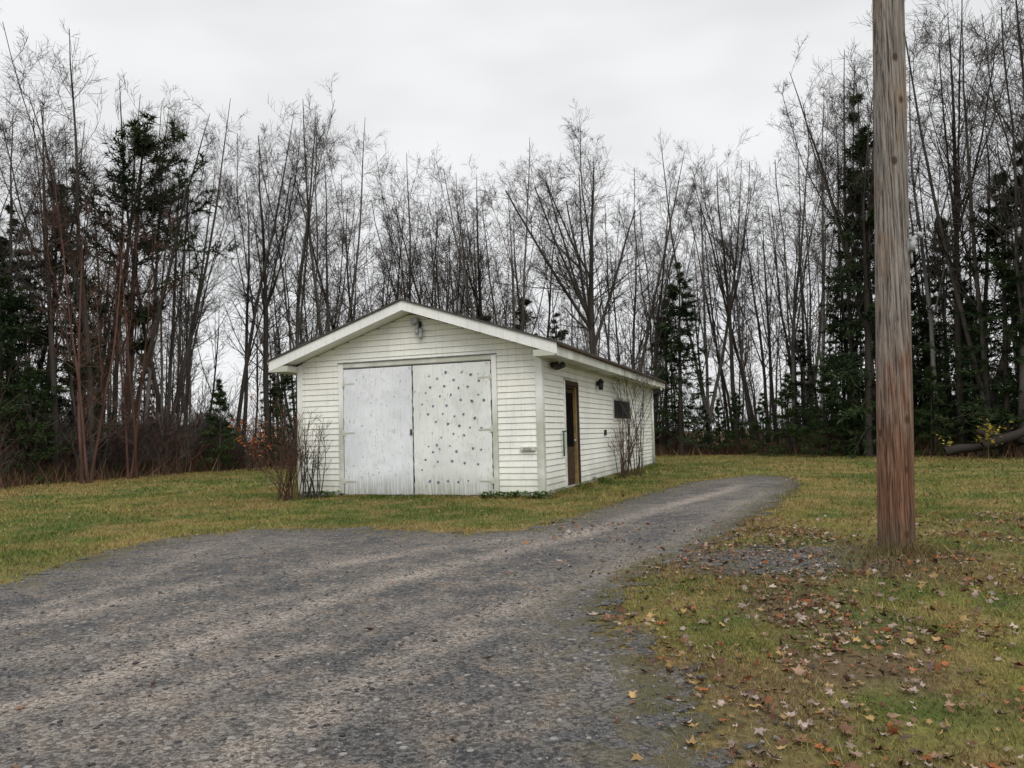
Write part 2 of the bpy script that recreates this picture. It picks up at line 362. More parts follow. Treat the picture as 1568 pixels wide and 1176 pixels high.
def tubes(P,R,ns):
    n,k,_=P.shape; T=np.zeros_like(P); T[:,1:-1]=P[:,2:]-P[:,:-2]; T[:,0]=P[:,1]-P[:,0]; T[:,-1]=P[:,-1]-P[:,-2]; T=norm(T)
    ref=np.where(np.abs(T[:,:1,2:])>.9,np.array([1.,0,0]),np.array([0,0,1.])); U=norm(ref-(ref*T).sum(2,keepdims=True)*T); Vv=np.cross(T,U)
    a=np.arange(ns)/ns*2*np.pi
    V=P[:,:,None,:]+R[:,:,None,None]*(np.cos(a)[None,None,:,None]*U[:,:,None,:]+np.sin(a)[None,None,:,None]*Vv[:,:,None,:])
    b=(np.arange(n)*k*ns)[:,None,None]+(np.arange(k-1)*ns)[None,:,None]; j=np.arange(ns)[None,None,:]; jn=(j+1)%ns
    F=np.stack([b+j,b+jn,b+jn+ns,b+j+ns],-1).reshape(-1,4)
    return V.reshape(-1,3),F
def ribbons(P,R,seed=0):
    # finest twigs: narrow strips at random orientation round the twig
    r=np.random.default_rng(seed); n,k,_=P.shape; T=norm(P[:,-1]-P[:,0])[:,None,:]; q=r.normal(0,1,(n,1,3)); U=norm(q-(q*T).sum(2,keepdims=True)*T)
    w=R[:,:,None]*1.25; V=np.stack([P-U*w,P+U*w],2); b=(np.arange(n)*k*2)[:,None]+(np.arange(k-1)*2)[None,:]
    F=np.stack([b,b+1,b+3,b+2],-1).reshape(-1,4); return V.reshape(-1,3),F
def join(parts):
    Vs=[];Fs=[];o=0
    for V,F in parts: Vs.append(V);Fs.append(F+o);o+=len(V)
    return np.vstack(Vs),np.vstack(Fs)
def barkrnd(V): return np.clip((vnoise(V[:,0]*9+V[:,1]*7,V[:,2]*2.2)-.45)*2.2,0,1)
def bare_tree(name,seed,mat,H=15.,r0=.15,stems=1,lead=3,spread=1.,nb=13,lowb=.28,n3=8,n4=6,tw=1.,la=(12,24),lt=(.28,.64),up=.045):
    r=np.random.default_rng(seed); base=r.normal(0,.12,(stems,3))*(stems>1); base[:,2]=-.1
    d=norm(np.stack([r.normal(0,.08 if stems>1 else .025,stems),r.normal(0,.08 if stems>1 else .025,stems),np.ones(stems)],1))
    Ls=np.full(stems,H)*(1-.2*r.random(stems)*(np.arange(stems)>0)); P0=march(r,base,d,Ls,14,.05,.035)
    R0=(r0*(1-.25*r.random(stems)))[:,None]*(np.linspace(1,.0,14)[None]**.85)+.010; R0[:,0]*=1.35
    out=[tubes(P0,R0,7)]
    P1,R1,L1=children(r,P0,R0,Ls,lead,lt[0],lt[1],la[0],la[1],.84,9,up,.045,.62,.012,.82,lv=(.8,.3))
    out.append(tubes(P1,R1,5))
    P2a,R2a,L2a=children(r,P0,R0,np.full(stems,H),nb+9,lowb,.99,32,60,.23*spread,6,.05,.09,.42,.007,.55)
    P2b,R2b,L2b=children(r,P1,R1,L1,nb,.15,.99,26,54,.34*spread,6,.05,.09,.5,.007,.55)
    P2=np.vstack([P2a,P2b]);R2=np.vstack([R2a,R2b]);L2=np.r_[L2a,L2b]; out.append(tubes(P2,R2,3))
    P3,R3,L3=children(r,P2,R2,L2,n3,.12,1.,25,58,.52,4,.04,.11,.6,.0050*tw,.5); out.append(ribbons(P3,R3,seed))
    if n4:
        P4,R4,L4=children(r,P3,R3,np.maximum(L3,.4),n4,.1,1.,25,55,.66,3,.04,.13,.7,.0038*tw,.4); out.append(ribbons(P4,R4,seed))
    V,F=join(out); V[:,2]*=H/np.percentile(V[:,2],99.8)
    return mesh_np(name,V,F,mat,{'rnd':barkrnd(V)})
def shrub_mesh(name,seed,mat,H=2.5,stems=14,spr=.3,n2=7,n3=5,r0=.014,rad=.25):
    r=np.random.default_rng(seed); base=np.stack([r.normal(0,rad,stems),r.normal(0,rad,stems),np.full(stems,-.03)],1)
    d=norm(np.stack([r.normal(0,spr,stems),r.normal(0,spr,stems),np.ones(stems)],1)); Ls=H*(.55+.5*r.random(stems))
    P0=march(r,base,d,Ls,8,.03,.08); R0=np.full((stems,1),r0)*np.linspace(1,.25,8); out=[tubes(P0,R0,4)]
    P1,R1,L1=children(r,P0,R0,Ls,n2,.2,.98,20,50,.42,5,.08,.1,.6,.004,.5); out.append(ribbons(P1,R1,seed))
    P2,R2,L2=children(r,P1,R1,L1,n3,.1,1,20,50,.5,3,.08,.12,.7,.003,.4); out.append(ribbons(P2,R2,seed))
    V,F=join(out); return mesh_np(name,V,F,mat,{'rnd':barkrnd(V)*.5}),P2
def conifer(name,seed,mat,H=10.,Rm=2.2,nbr=95,t0=.05,pine=False,dens=1.):
    r=np.random.default_rng(seed); P0=march(r,np.array([[0,0,-.1]]),np.array([[0,0,1.]]),np.array([H]),12,.05,.015)
    R0=np.linspace(H*.013,.012,12)[None]; 
    t=np.sort(t0+(1-t0)*r.random(nbr)**(.85)); t=np.minimum(t,.985)
    ft=t*11; i=np.minimum(ft.astype(int),10); fr=(ft-i)[:,None]; b=P0[0,i]*(1-fr)+P0[0,i+1]*fr
    az=r.random(nbr)*6.283
    if pine: el=r.uniform(.0,.5,nbr); Ln=Rm*(.35+.75*np.sin(np.pi*np.clip((t-t0)/(1-t0),0,1)**.8))*r.uniform(.4,1.1,nbr)
    else: el=.55*(t-.45)+r.normal(0,.1,nbr); Ln=Rm*((1-t)**.8+.05)*r.uniform(.6,1.12,nbr)
    d=np.stack([np.cos(az)*np.cos(el),np.sin(az)*np.cos(el),np.sin(el)],1)
    P1=march(r,b,d,Ln,6,.03 if not pine else .08,.06); R1=np.maximum(Ln*.011,.005)[:,None]*np.linspace(1,.3,6)
    P2,R2,L2=children(r,P1,R1,Ln,12,.12,1.,35,65,.32,4,-.04 if not pine else .08,.06,.5,.003,.45,flat=.75)
    V,F=join([tubes(P0,R0,7),tubes(P1,R1,3)])
    def pts(P,per):
        m,k,_=P.shape; pi=np.repeat(np.arange(m),per); n=len(pi); f=r.random(n)*(k-1)*.999; i=f.astype(int); fr=(f-i)[:,None]
        return P[pi,i]*(1-fr)+P[pi,i+1]*fr, norm(P[pi,i+1]-P[pi,i])
    a,ta=pts(P2,int(11*dens)); c,tc=pts(P1[:, 1:],int(22*dens)); b=np.vstack([a,c]); tt=np.vstack([ta,tc]); n=len(b)
    q=r.normal(0,1,(n,3)); q[:,2]-=.15; q=norm(q); d=norm(tt*.8+q*.8); ln=r.uniform(.10,.23,n)[:,None]*(1.2 if pine else 1.)*(H/10)**.3; side=norm(np.cross(d,r.normal(0,1,(n,3))))*r.uniform(.024,.048,n)[:,None]*(H/10)**.3
    NV=np.stack([b-side*.6,b+side*.6,b+d*ln+side*.25],1)
    nv=len(V); Fn=nv+np.arange(3*n).reshape(-1,3)
    cl=np.clip(vnoise(b[:,0]+b[:,1]*.7,b[:,2],1.7)*.8+.5*(r.random(n)-.4),0,1)
    rnd=np.r_[np.full(nv,.2),np.repeat(cl,3)]
    me=mesh_np(name,np.vstack([V,NV.reshape(-1,3)]),F,M_barkd,{'rnd':rnd},F2=Fn)
    me.materials.append(mat); mi=np.zeros(len(F)+len(Fn),np.int32); mi[len(F):]=1; me.polygons.foreach_set('material_index',mi); me.update()
    return me

TV=[bare_tree('bare_tree_a',11,M_bark,15,.12,1,3,1.,13),bare_tree('bare_tree_b',12,M_barkd,15,.14,1,4,1.1,12),
    bare_tree('bare_tree_c',13,M_barkd,15,.10,2,2,.9,11),bare_tree('bare_tree_d',14,M_bark,15,.10,3,1,.8,11),
    bare_tree('bare_tree_e',15,M_barkd,15,.12,1,3,.85,13,.4),bare_tree('bare_tree_f',16,M_barkp,15,.085,1,2,.75,13,.4)]
T_red=bare_tree('bare_tree_g',17,M_barkr,13,.07,3,1,.8,10,.12,7,4)
TL=[bare_tree('wood_tree_a',61,M_bark,14,.11,1,2,.9,9,.35,6,4,1.4),bare_tree('wood_tree_b',62,M_barkd,14,.12,1,3,1.,8,.35,6,4,1.4),bare_tree('wood_tree_c',63,M_bark,14,.09,2,1,.8,8,.3,6,4,1.4)]
T_slim=[bare_tree('slim_tree_a',21,M_bark,12,.055,1,1,.6,9,.35,5,3,1.4),bare_tree('slim_tree_b',22,M_barkd,12,.06,2,1,.6,8,.3,5,3,1.4),bare_tree('slim_tree_c',23,M_barkp,12,.055,1,1,.5,8,.45,5,3,1.3)]
TF=[bare_tree('deep_tree_a',81,M_bark,13,.10,1,2,.9,9,.3,9,0,2.4),bare_tree('deep_tree_b',82,M_barkd,13,.09,2,1,.8,9,.3,9,0,2.4),bare_tree('deep_tree_c',83,M_bark,13,.08,1,1,.6,9,.3,9,0,2.4)]
T_hero=bare_tree('spreading_tree',38,M_barkd,15,.22,1,8,1.25,12,.36,9,7,1.1,(22,42),(.34,.78),.10)
CV=[conifer('spruce_a',41,M_needle,10,2.5,105),conifer('spruce_b',42,M_needle,10,2.0,95),conifer('pine_c',43,M_needle,10,2.4,50,.35,True,1.5)]
CY=[conifer('young_spruce_a',44,M_needle2,4,1.35,60,.04),conifer('young_spruce_b',45,M_needle2,4,1.1,55,.04)]
SH=[shrub_mesh('bush_a',51,M_bark,2.6,13,.3,6,4)[0],shrub_mesh('bush_b',52,M_barkr,2.2,15,.35,6,4)[0],shrub_mesh('bush_c',53,M_barkd,3.2,12,.22,6,4)[0]]

def W_(px,D): return (px-784)/1160*D
def place(name,me,x,y,H,H0,par=None,wx=1.,lean=0.):
    o=new_obj(name,me,par,(x,y,0)); s=H/H0; o.scale=(s*wx,s*wx,s); o.rotation_euler=(rng.normal(0,.015)+0,lean+rng.normal(0,.015),rng.random()*6.283); return o
def Htop(px,py,D): return 1.2+D*(75.9+(588-py)-.0255*(px-784))/1157
def hero(px,D,py,me,name,H0=15,wx=1.): return place(name,me,W_(px,D),D,Htop(px,py,D),H0,None,wx)
hl=[(-40,24,90,0),(25,26,110,3),(85,25,85,1),(140,26,48,0),(175,28,100,2),(218,30,120,5),(250,31,140,3),(280,34,230,0),
 (365,35,165,2),(410,34,150,1),(455,36,150,0),(505,37,170,3),(548,38,200,2),(600,39,265,4),(640,40,235,0),(690,39,240,2),(742,39,215,1),(785,38,235,3),(828,40,270,4),
 (962,37,225,2),(1000,38,265,0),(1085,37,210,3),(1125,36,200,1),(1170,37,240,2),(1212,34,190,0),(1255,33,85,5),(1295,31,100,3),(1335,29,70,0),(1385,29,20,2),(1430,28,-10,5),(1470,27,-60,1),(1515,26,-50,3),(1560,25,-60,0),(1620,25,-60,2)]
for px,D,py,v in hl: hero(px,D,py,TV[v],'bare_tree')
hero(908,32,188,T_hero,'bare_maple_tree')
for px,D,py in ((130,23.5,250),(205,26,320)): hero(px,D,py,T_red,'red_stemmed_tree',13)
for px,D,py,v,wx in ((190,29,175,2,1.0),(60,26,265,0,1.0),(0,24,380,0,1.),(-50,23,330,1,1.1),(120,27,430,1,1.1),(1040,35,395,1,1.15),(1018,38,455,0,.9),(1325,28.5,130,1,.85),(1352,30,250,0,1.),(1540,25.5,255,0,1.),(1600,25,200,1,1.),(1480,28,400,1,1.1),(1400,30,330,1,1.),(1430,29,470,0,1.),
   (432,31,545,0,1.),(415,36,560,1,1.2),(800,41,455,0,1.3),(850,41,475,1,1.3),(760,42,480,0,1.3),(1290,31,420,1,1.),
   (1375,31,430,0,1.1),(1510,27,450,0,1.),(1455,32,330,0,1.),(1230,34,500,1,1.2),(1560,27,380,1,1.1),(15,26,300,1,1.)):
    hero(px,D,py,CV[v],'spruce_tree' if v<2 else 'pine_tree',10,wx)
for px,D,py,v in ((335,30,578,1),(1205,31,572,0),(1165,32,600,1),(1262,30,560,0),(1240,29,610,1),(1310,29.5,560,0),(1130,34,600,0),(1100,35,610,1),(1345,28.5,590,1),(1420,27.5,560,0),(1475,27,600,1),(1075,36,620,0),(1540,25.5,560,1),(45,24,560,0)):
    hero(px,D,py,CY[v],'young_spruce',4)
wood=new_obj('woodland_trees',None); brush=new_obj('woodland_undergrowth',None)
SKX=[-300,0,60,140,200,260,290,320,345,410,500,570,640,740,840,905,1000,1040,1070,1120,1200,1240,1300,1400,2000]
SKY=[150,140,120,80,130,170,290,390,230,170,200,280,250,240,290,210,290,370,290,230,220,120,110,30,-20]
cnt=0
while cnt<320:
    a=rng.uniform(-.88,.88); D=rng.uniform(22,70); px=784+1160*a; dep=D-np.interp(a,EB,ED)
    if dep<.3: continue
    if 292<px<400 and rng.random()<.88: continue
    if 1030<px<1075 and rng.random()<.6: continue
    natural=rng.uniform(8.,16.); lim=Htop(px,np.interp(px,SKX,SKY)+rng.uniform(5,90),D); Hh=min(natural,lim)
    if Hh<4: continue
    q=rng.random()
    if dep>9 and q<.93: place('tree',TF[rng.integers(0,3)],a*D,D,Hh,13,wood)
    elif q<.48: place('tree',T_slim[rng.choice([0,1,2],p=[.45,.4,.15])],a*D,D,Hh,12,wood,1.1)
    elif q<.93: place('tree',TL[rng.integers(0,3)],a*D,D,Hh,14,wood)
    else: place('conifer',CV[rng.integers(0,2)],a*D,D,Hh*rng.uniform(.3,.6),10,wood)
    cnt+=1
for i in range(400):
    a=rng.uniform(-.9,.9) if i<260 else rng.uniform(-.76,-.33); D=np.interp(a,EB,ED)+(abs(rng.normal(0,1))*6 if i<260 else rng.uniform(-.6,2.))+rng.uniform(-.8,1.5)
    if 300<784+1160*a<400 and rng.random()<.4: continue
    k=rng.choice(3,p=[.45,.15,.40]) if a>-.3 else rng.choice(3,p=[.35,.5,.15])
    place('bush',SH[k],a*D,D,rng.uniform(1.2,3.4)*(1. if a>-.3 else (1.3 if i<260 else .85)),2.6,brush,1.4)
for i in range(45):
    a=rng.uniform(-.98,.98); D=np.interp(a,EB,ED)+rng.uniform(1,25)
    if -.5<a<-.3: continue
    place('sapling_conifer',CY[rng.integers(0,2)],a*D,D,rng.uniform(1.5,4.5),4,wood)
n=60000; a=rng.uniform(-1,1,n); D=np.interp(a,EB,ED)+rng.normal(0,1,n)*1.2+1.1+np.abs(rng.normal(0,1,n))*2.5*(rng.random(n)<.4); x=a*D;y=D
h=rng.uniform(.12,.8,n)*(.3+1.3*fbm(x,y,.6)); w=rng.uniform(.008,.02,n); az=rng.random(n)*6.28; ll=rng.normal(0,.45,(n,2))
V=np.zeros((n,3,3)); V[:,0,0]=x-w*np.cos(az);V[:,0,1]=y-w*np.sin(az);V[:,1,0]=x+w*np.cos(az);V[:,1,1]=y+w*np.sin(az);V[:,2,0]=x+ll[:,0]*h;V[:,2,1]=y+ll[:,1]*h;V[:,2,2]=h
pw=np.array([(.13,.07,.045),(.17,.10,.06),(.11,.06,.045),(.22,.155,.09),(.08,.065,.035)]); c=pw[rng.integers(0,5,n)]*(.5+.7*rng.random((n,1)))
new_obj('dead_weeds',mesh_np('dead_weeds',V,np.arange(3*n).reshape(-1,3),M_col,{'col':np.repeat(c,3,0)}))
def leafy(name,px,D,H,pal_,n=260,sz=.045):
    me,P2=shrub_mesh(name,int(px),M_barkd,H,9,.35); o=new_obj(name,me,None,(W_(px,D),D,0))
    q=P2.reshape(-1,3); q=q[np.random.default_rng(1).integers(0,len(q),n)]+rng.normal(0,.03,(n,3))
    leaves(q,rng.uniform(sz*.6,sz*1.2,n),'foliage',pal_,None,1.0,o)
leafy('orange_leafed_shrub',388,29.5,2.7,[(.36,.11,.03),(.28,.08,.03),(.38,.16,.05)],360,.065)
leafy('yellow_leafed_shrub',1500,24.8,1.5,[(.45,.34,.05),(.36,.30,.06)],260,.06)
leafy('rusty_shrub',1258,30.5,1.3,[(.22,.09,.05),(.16,.07,.04)],300,.06)
leafy('rusty_shrub',1045,35.5,1.2,[(.20,.09,.06),(.16,.07,.04)],300,.06)
def shrub(name,x,y,H,seed,mat,st,spr,rad,n2=5,n3=3): return new_obj(name,shrub_mesh(name,seed,mat,H,st,spr,n2,n3,.012,rad)[0],None,(x,y,0))
shrub('bare_shrub',-4.5,15.1,1.85,75,M_barkr,20,.26,.12,5,4)
shrub('bare_shrub',-4.05,15.25,1.7,72,M_barkd,14,.26,.12,5,4)
shrub('bare_shrub',3.17,20.2,3.6,73,M_barkd,16,.17,.14,6,4)
shrub('bare_shrub',2.75,19.3,2.0,74,M_barkr,10,.18,.12,6,4)
x=[];y=[]
for cx,cy,rr_,m in ((.45,13.95,.12,120),(-.05,14.1,.15,110),(-.45,14.3,.12,70),(1.25,15.9,.15,60),(2.0,17.7,.2,70),(-4.1,15.5,.15,60),(-3.8,15.5,.1,40)):
    x+=list(cx+rng.normal(0,rr_,m)); y+=list(cy+rng.normal(0,.05,m))
x=np.array(x);y=np.array(y);k=~inb(x,y);x=x[k];y=y[k]
leaves(np.stack([x,y,rng.uniform(.02,.13,len(x))],1),rng.uniform(.02,.05,len(x)),'weeds_at_wall',[(.06,.11,.03),(.09,.14,.04),(.05,.08,.03)],None,.8)
def log(x0,y0,x1,y1,z0,z1,r):
    P=np.linspace([x0,y0,z0],[x1,y1,z1],8)[None]+rng.normal(0,.03,(1,8,3)); V,F=tubes(P,np.linspace(r,r*.6,8)[None],8)
    new_obj('fallen_log',mesh_np('fallen_log',V,F,M_barkd,{'rnd':np.full(len(V),.4)},True))
log(W_(1500,24.3),24.3,W_(1640,23.6),23.6,.45,1.25,.17); log(W_(1440,25),25,W_(1600,24.2),24.2,.25,.6,.15); log(W_(1490,24.6),24.6,W_(1610,24),24.0,.9,.3,.10); log(W_(1010,37),36,W_(1075,36),36.5,.2,.6,.07)

# ------------------------------------------------------------ utility pole
n=96;k=110; zs=np.linspace(-.3,9.5,k); th=np.arange(n)/n*2*np.pi
cx=PX+.043*zs; cy=np.full(k,PY)
rad=.163-.0040*zs
TH,Z=np.meshgrid(th,zs); rr=rad[:,None]*(1+.03*(vnoise(TH*2.5,Z*.7,1.)-.5))
for ca_,z0,z1 in ((-1.9,0.2,2.6),(-1.2,.0,1.9),(-1.45,2.2,4.4),(-2.3,1.5,3.8),(-1.75,3.6,6),(-.9,2.8,5.5),(-2.6,0,2),(-1.05,1.6,3.2)):
    w=np.exp(-((((TH-ca_-.05*np.sin(Z*2))+np.pi)%(2*np.pi)-np.pi)/.04)**2)*sstep(z0,z0+.3,Z)*sstep(z1,z1-.4,Z); rr=rr*(1-.09*w)
V=np.stack([cx[:,None]+rr*np.cos(TH),cy[:,None]+rr*np.sin(TH),Z],2).reshape(-1,3)
b=(np.arange(k-1)*n)[:,None];j=np.arange(n)[None];F=np.stack([b+j,b+(j+1)%n,b+(j+1)%n+n,b+j+n],-1).reshape(-1,4)
N=NT('weathered_pole_wood'); p=N.obj(); g=N.noise(p,5,6,.7,sc=(9,9,.35)); g2=N.noise(p,9,4,.6,sc=(9,9,.14)); bl=N.noise(p,2.2,5,.6,sc=(2,2,.8))
zc=N.n('ShaderNodeSeparateXYZ',{0:p}).outputs[2]
grey=N.mix(N.ms(g,.38,.62),(.15,.13,.115),(.36,.325,.285)); grey=N.mix(N.ms(bl,.48,.62,0,.5),grey,(.28,.185,.12))
red=N.mix(N.ms(g,.38,.62),(.12,.052,.030),(.28,.155,.095))
c=N.mix(N.ms(N.math('ADD',zc,N.math('MULTIPLY',N.math('SUBTRACT',bl,.5),4.0)),2.4,.8),grey,red)
c=N.mix(N.ms(N.math('ADD',zc,bl),.95,.45,0,.6),c,(.12,.11,.075))
c=N.mix(N.ms(g2,.54,.60,0,.85),c,(.045,.032,.024))
kv=N.n('ShaderNodeTexVoronoi',{'Vector':N.n('ShaderNodeMapping',{0:p,3:(1,1,.6)}).outputs[0],'Scale':4.2}); c=N.mix(N.ms(kv.outputs['Distance'],.15,.08,0,.9),c,(.07,.038,.022))
N.bump(N.math('ADD',g,g2),.9,.03); M_pole=N.fin(c,.85,.2)
pole=new_obj('wooden_utility_pole',mesh_np('pole_shaft',V,F,M_pole,None,True))
def prim(kind,name,par,loc,rot=(0,0,0),scale=(1,1,1),mat=None,**kw):
    import bmesh
    bm=bmesh.new()
    if kind=='cube': bmesh.ops.create_cube(bm,size=1.)
    elif kind=='cyl': bmesh.ops.create_cone(bm,cap_ends=True,segments=kw.get('seg',20),radius1=kw.get('r1',.5),radius2=kw.get('r2',.5),depth=1.)
    else: bmesh.ops.create_uvsphere(bm,u_segments=16,v_segments=10,radius=.5)
    bmesh.ops.scale(bm,vec=scale,verts=bm.verts)
    if kind=='cube' and kw.get('bev',0): bmesh.ops.bevel(bm,geom=bm.edges[:],offset=kw['bev'],segments=2,affect='EDGES')
    me=bpy.data.meshes.new(name); bm.to_mesh(me); bm.free(); me.materials.append(mat)
    if kind!='cube': me.polygons.foreach_set('use_smooth',[len(f.vertices)<6 for f in me.polygons])
    o=new_obj(name,me,par,loc); o.rotation_euler=rot; return o
fz=1.2+7.3*(75.9+(588-372)-.0255*608)/1157-.03; fx=PX+.043*fz
prim('cube','mount_plate',pole,(fx+.112,PY-.10,fz-.02),(0,0,-.7),(.03,.06,.13),M_metal,bev=.004)
prim('cyl','bracket_body',pole,(fx+.128,PY-.125,fz-.02),(0,.1,0),(.06,.06,.12),M_metal)
prim('cyl','bracket_arm',pole,(fx+.155,PY-.13,fz+.045),(0,1.0,0),(.04,.04,.11),M_metal)
prim('cyl','bracket_cap',pole,(fx+.195,PY-.135,fz+.068),(0,.9,0),(.06,.06,.035),M_metal)
prim('cyl','conduit_stub',pole,(fx+.122,PY-.115,fz-.13),(0,0,0),(.022,.022,.14),M_metal)

# ------------------------------------------------------------ garage
G=new_obj('white_garage',None,None,(AX,AY,0)); G.rotation_euler=(0,0,ang)
def box(name,x0,x1,y0,y1,z0,z1,mat,bev=.004):
    return prim('cube',name,G,((x0+x1)/2,(y0+y1)/2,(z0+z1)/2),(0,0,0),(abs(x1-x0),abs(y1-y0),abs(z1-z0)),mat,bev=bev)
def prism(name,pts,y0,y1,mat):
    n=len(pts); V=[(p[0],y0,p[1]) for p in pts]+[(p[0],y1,p[1]) for p in pts]
    F=[list(range(n)),list(range(2*n-1,n-1,-1))]+[[i,i+n,(i+1)%n+n,(i+1)%n] for i in range(n)]
    me=bpy.data.meshes.new(name); me.from_pydata(V,[],F); me.materials.append(mat); me.update(); return new_obj(name,me,G)
mid=-W/2; sl=.329; pk=3.86
rz=lambda x:pk-sl*abs(x-mid)
prism('front_wall',[(-W,.05),(0,.05),(0,rz(0)-.22),(mid,pk-.22),(-W,rz(0)-.22)],.0,.1,M_trim)
prism('back_wall',[(-W,.05),(0,.05),(0,rz(0)-.22),(mid,pk-.22),(-W,rz(0)-.22)],L-.1,L,M_siding)
DA,DB,DT=1.52,2.52,2.18
box('side_wall_a',-.1,0,.101,DA,.05,2.7,M_trim,0); box('side_wall_b',-.1,0,DB,L-.101,.05,2.7,M_trim,0); box('side_wall_c',-.1,0,DA,DB,DT,2.7,M_trim,0)
box('left_wall',-W,-W+.1,.101,L-.101,.05,2.7,M_siding,0)
box('foundation',-W-.02,.02,-.02,L+.02,-.1,.07,M_conc)
def siding(name,a0,a1,ztop,openings,fmap,c=.118,ext=None,z0=.09):
    V=[];F=[]
    def quad(p): 
        i=len(V); V.extend(p); F.append((i,i+1,i+2,i+3))
    z=z0; r=np.random.default_rng(5)
    while z<ztop-.02:
        zb=z+.013; zt=z+c
        def e(zv):
            if ext is None: return a0,a1
            l,h=ext(zv); return max(a0,l),min(a1,h)
        (lb,hb),(lt,ht)=e(zb),e(min(zt,ztop))
        segs=[(lb,hb,lt,ht)]
        for oa,ob,oz in openings:
            if z+c*.5<oz[1] and z+c*.5>oz[0]:
                ns=[]
                for s0,s1,t0,t1 in segs:
                    if ob<=s0 or oa>=s1: ns.append((s0,s1,t0,t1)); continue
                    if oa>s0: ns.append((s0,oa,t0,oa))
                    if ob<s1: ns.append((ob,s1,ob,t1))
                segs=ns
        for s0,s1,t0,t1 in segs:
            if s1-s0<.02: continue
            t1=max(t1,t0)
            j=r.normal(0,.0012)
            quad([fmap(s0,zb,.026+j),fmap(s1,zb,.026+j),fmap(t1,min(zt,ztop),.012),fmap(t0,min(zt,ztop),.012)])
            quad([fmap(s0,zb,.001),fmap(s1,zb,.001),fmap(s1,zb,.026+j),fmap(s0,zb,.026+j)])
            quad([fmap(t0,min(zt,ztop),.012),fmap(t1,min(zt,ztop),.012),fmap(t1,min(zt,ztop),.001),fmap(t0,min(zt,ztop),.001)])
        z+=c
    me=bpy.data.meshes.new(name); me.from_pydata(V,[],F); me.materials.append(M_siding); me.update(); return new_obj(name,me,G)
u_=pk-.20
ext=lambda z:(-99,99) if z<u_-sl*W/2 else (mid-(u_-z)/sl,mid+(u_-z)/sl)
siding('front_siding',-W+.1,-.1,u_,[(-4.37,-.87,(0,2.70))],lambda a,z,o:(a,-o,z),ext=ext)
siding('side_siding',.1,L-.1,2.64,[(DA-.08,DB+.06,(0,DT+.1)),(6.15,8.6,(1.45,2.12))],lambda a,z,o:(o,a,z))
for nm,x0,x1 in (('corner_board_l',-W-.03,-W+.1),('corner_board_r',-.1,.034)): box(nm,x0,x1,-.036,.0-.001,.06,2.74,M_trim)
box('corner_board_side',.001,.034,.0,.10,.06,2.64,M_trim); box('corner_board_back',.001,.036,L-.11,L,.06,2.64,M_trim)
x0,xm,x1=-4.26,-2.665,-.975
box('door_gap_painted_shade',x0,x1,-.012,-.002,.08,2.62,M_dark,0)  # dark sheet behind the leaves, painted as the shade in their gap
def leaf(name,xa,xb,mat,seed):
    r=np.random.default_rng(seed); nz=40; zs=np.linspace(.05,2.60,nz); j0=r.normal(0,.005,nz); j1=r.normal(0,.005,nz)
    nx=30; V=[];F=[]
    for i,z in enumerate(zs):
        for k_ in range(nx):
            t=k_/(nx-1); xx=(xa+j0[i])*(1-t)+(xb+j1[i])*t; zz=z+(r.normal(0,.007) if i==0 else 0); V.append((xx,-.052+.004*math.sin(t*5+z*1.3+seed),zz))
    for i in range(nz-1):
        for k_ in range(nx-1): a=i*nx+k_; F.append((a,a+1,a+nx+1,a+nx))
    o=len(V); V+=[(v[0],-.014,v[2]) for v in V]
    for i in range(nz-1):
        a=i*nx; F.append((a,a+nx,a+nx+o,a+o)); a=i*nx+nx-1; F.append((a+nx,a,a+o,a+nx+o))
    for k_ in range(nx-1): F.append((k_+1,k_,k_+o,k_+1+o)); a=(nz-1)*nx+k_; F.append((a,a+1,a+1+o,a+o))
    me=bpy.data.meshes.new(name); me.from_pydata(V,[],F); me.materials.append(mat); me.update(); new_obj(name,me,G)
leaf('door_leaf_left',x0+.02,xm-.018,M_doorL,1); leaf('door_leaf_right',xm+.018,x1-.02,M_doorR,2)
box('casing_l',x0-.11,x0-.001,-.05,-.002,.07,2.72,M_trim); box('casing_r',x1+.001,x1+.10,-.05,-.002,.07,2.72,M_trim)
box('casing_top',x0,x1,-.046,-.003,2.635,2.73,M_trim); box('drip_cap',x0-.12,x1+.11,-.075,-.002,2.732,2.75,M_metal)
for zz in (.32,1.30,2.30):
    for sgn,xx in ((1,x0+.02),(-1,x1-.02)):
        box('hinge_plate',xx-.03,xx+.03,-.062,-.05,zz-.06,zz+.06,M_trim,.003); box('hinge_strap',min(xx,xx+sgn*.26),max(xx,xx+sgn*.26),-.060,-.051,zz-.018,zz+.018,M_trim,.003)
sp_=[(690,567),(714,567),(728,571),(664,573),(676,577),(702,579),(740,581),(665,591),(687,589),(709,592),(723,590),(658,600),(680,605),(697,603),(739,603),(712,611),(729,613),(747,612),(652,618),(669,621),(690,620),(661,634),(684,633),(702,637),(716,634),(733,640),(673,646),(692,649),(709,652),(725,655),(742,657),(667,664),(700,665),(716,667),(681,671),(661,685),(674,683),(678,689),(694,684),(668,694),(704,693),(729,688),(741,690),(656,706),(675,709),(697,708),(716,711),(736,713),(662,740),(675,742),(690,740),(706,741),(721,739),(650,722)]
V=[];F=[];r=np.random.default_rng(9)
def spot(X_,Z_,s_):
    i0=len(V); K=10; ph=r.random()*6
    V.append((X_,-.0585,Z_))
    for k_ in range(K): q=s_*(1.2 if k_%2==0 else .6)*r.uniform(.7,1.25); V.append((X_+q*math.cos(ph+k_*.628),-.0583,Z_+q*math.sin(ph+k_*.628)))
    for k_ in range(K): F.append((i0,i0+1+k_,i0+1+(k_+1)%K))
for px,py in sp_:
    a=(px-638)/(757-638); t=(761-py)/(761-(556-6*a))
    spot(xm+.02+a*(x1-xm-.04),.05+t*2.55,r.uniform(.019,.035))
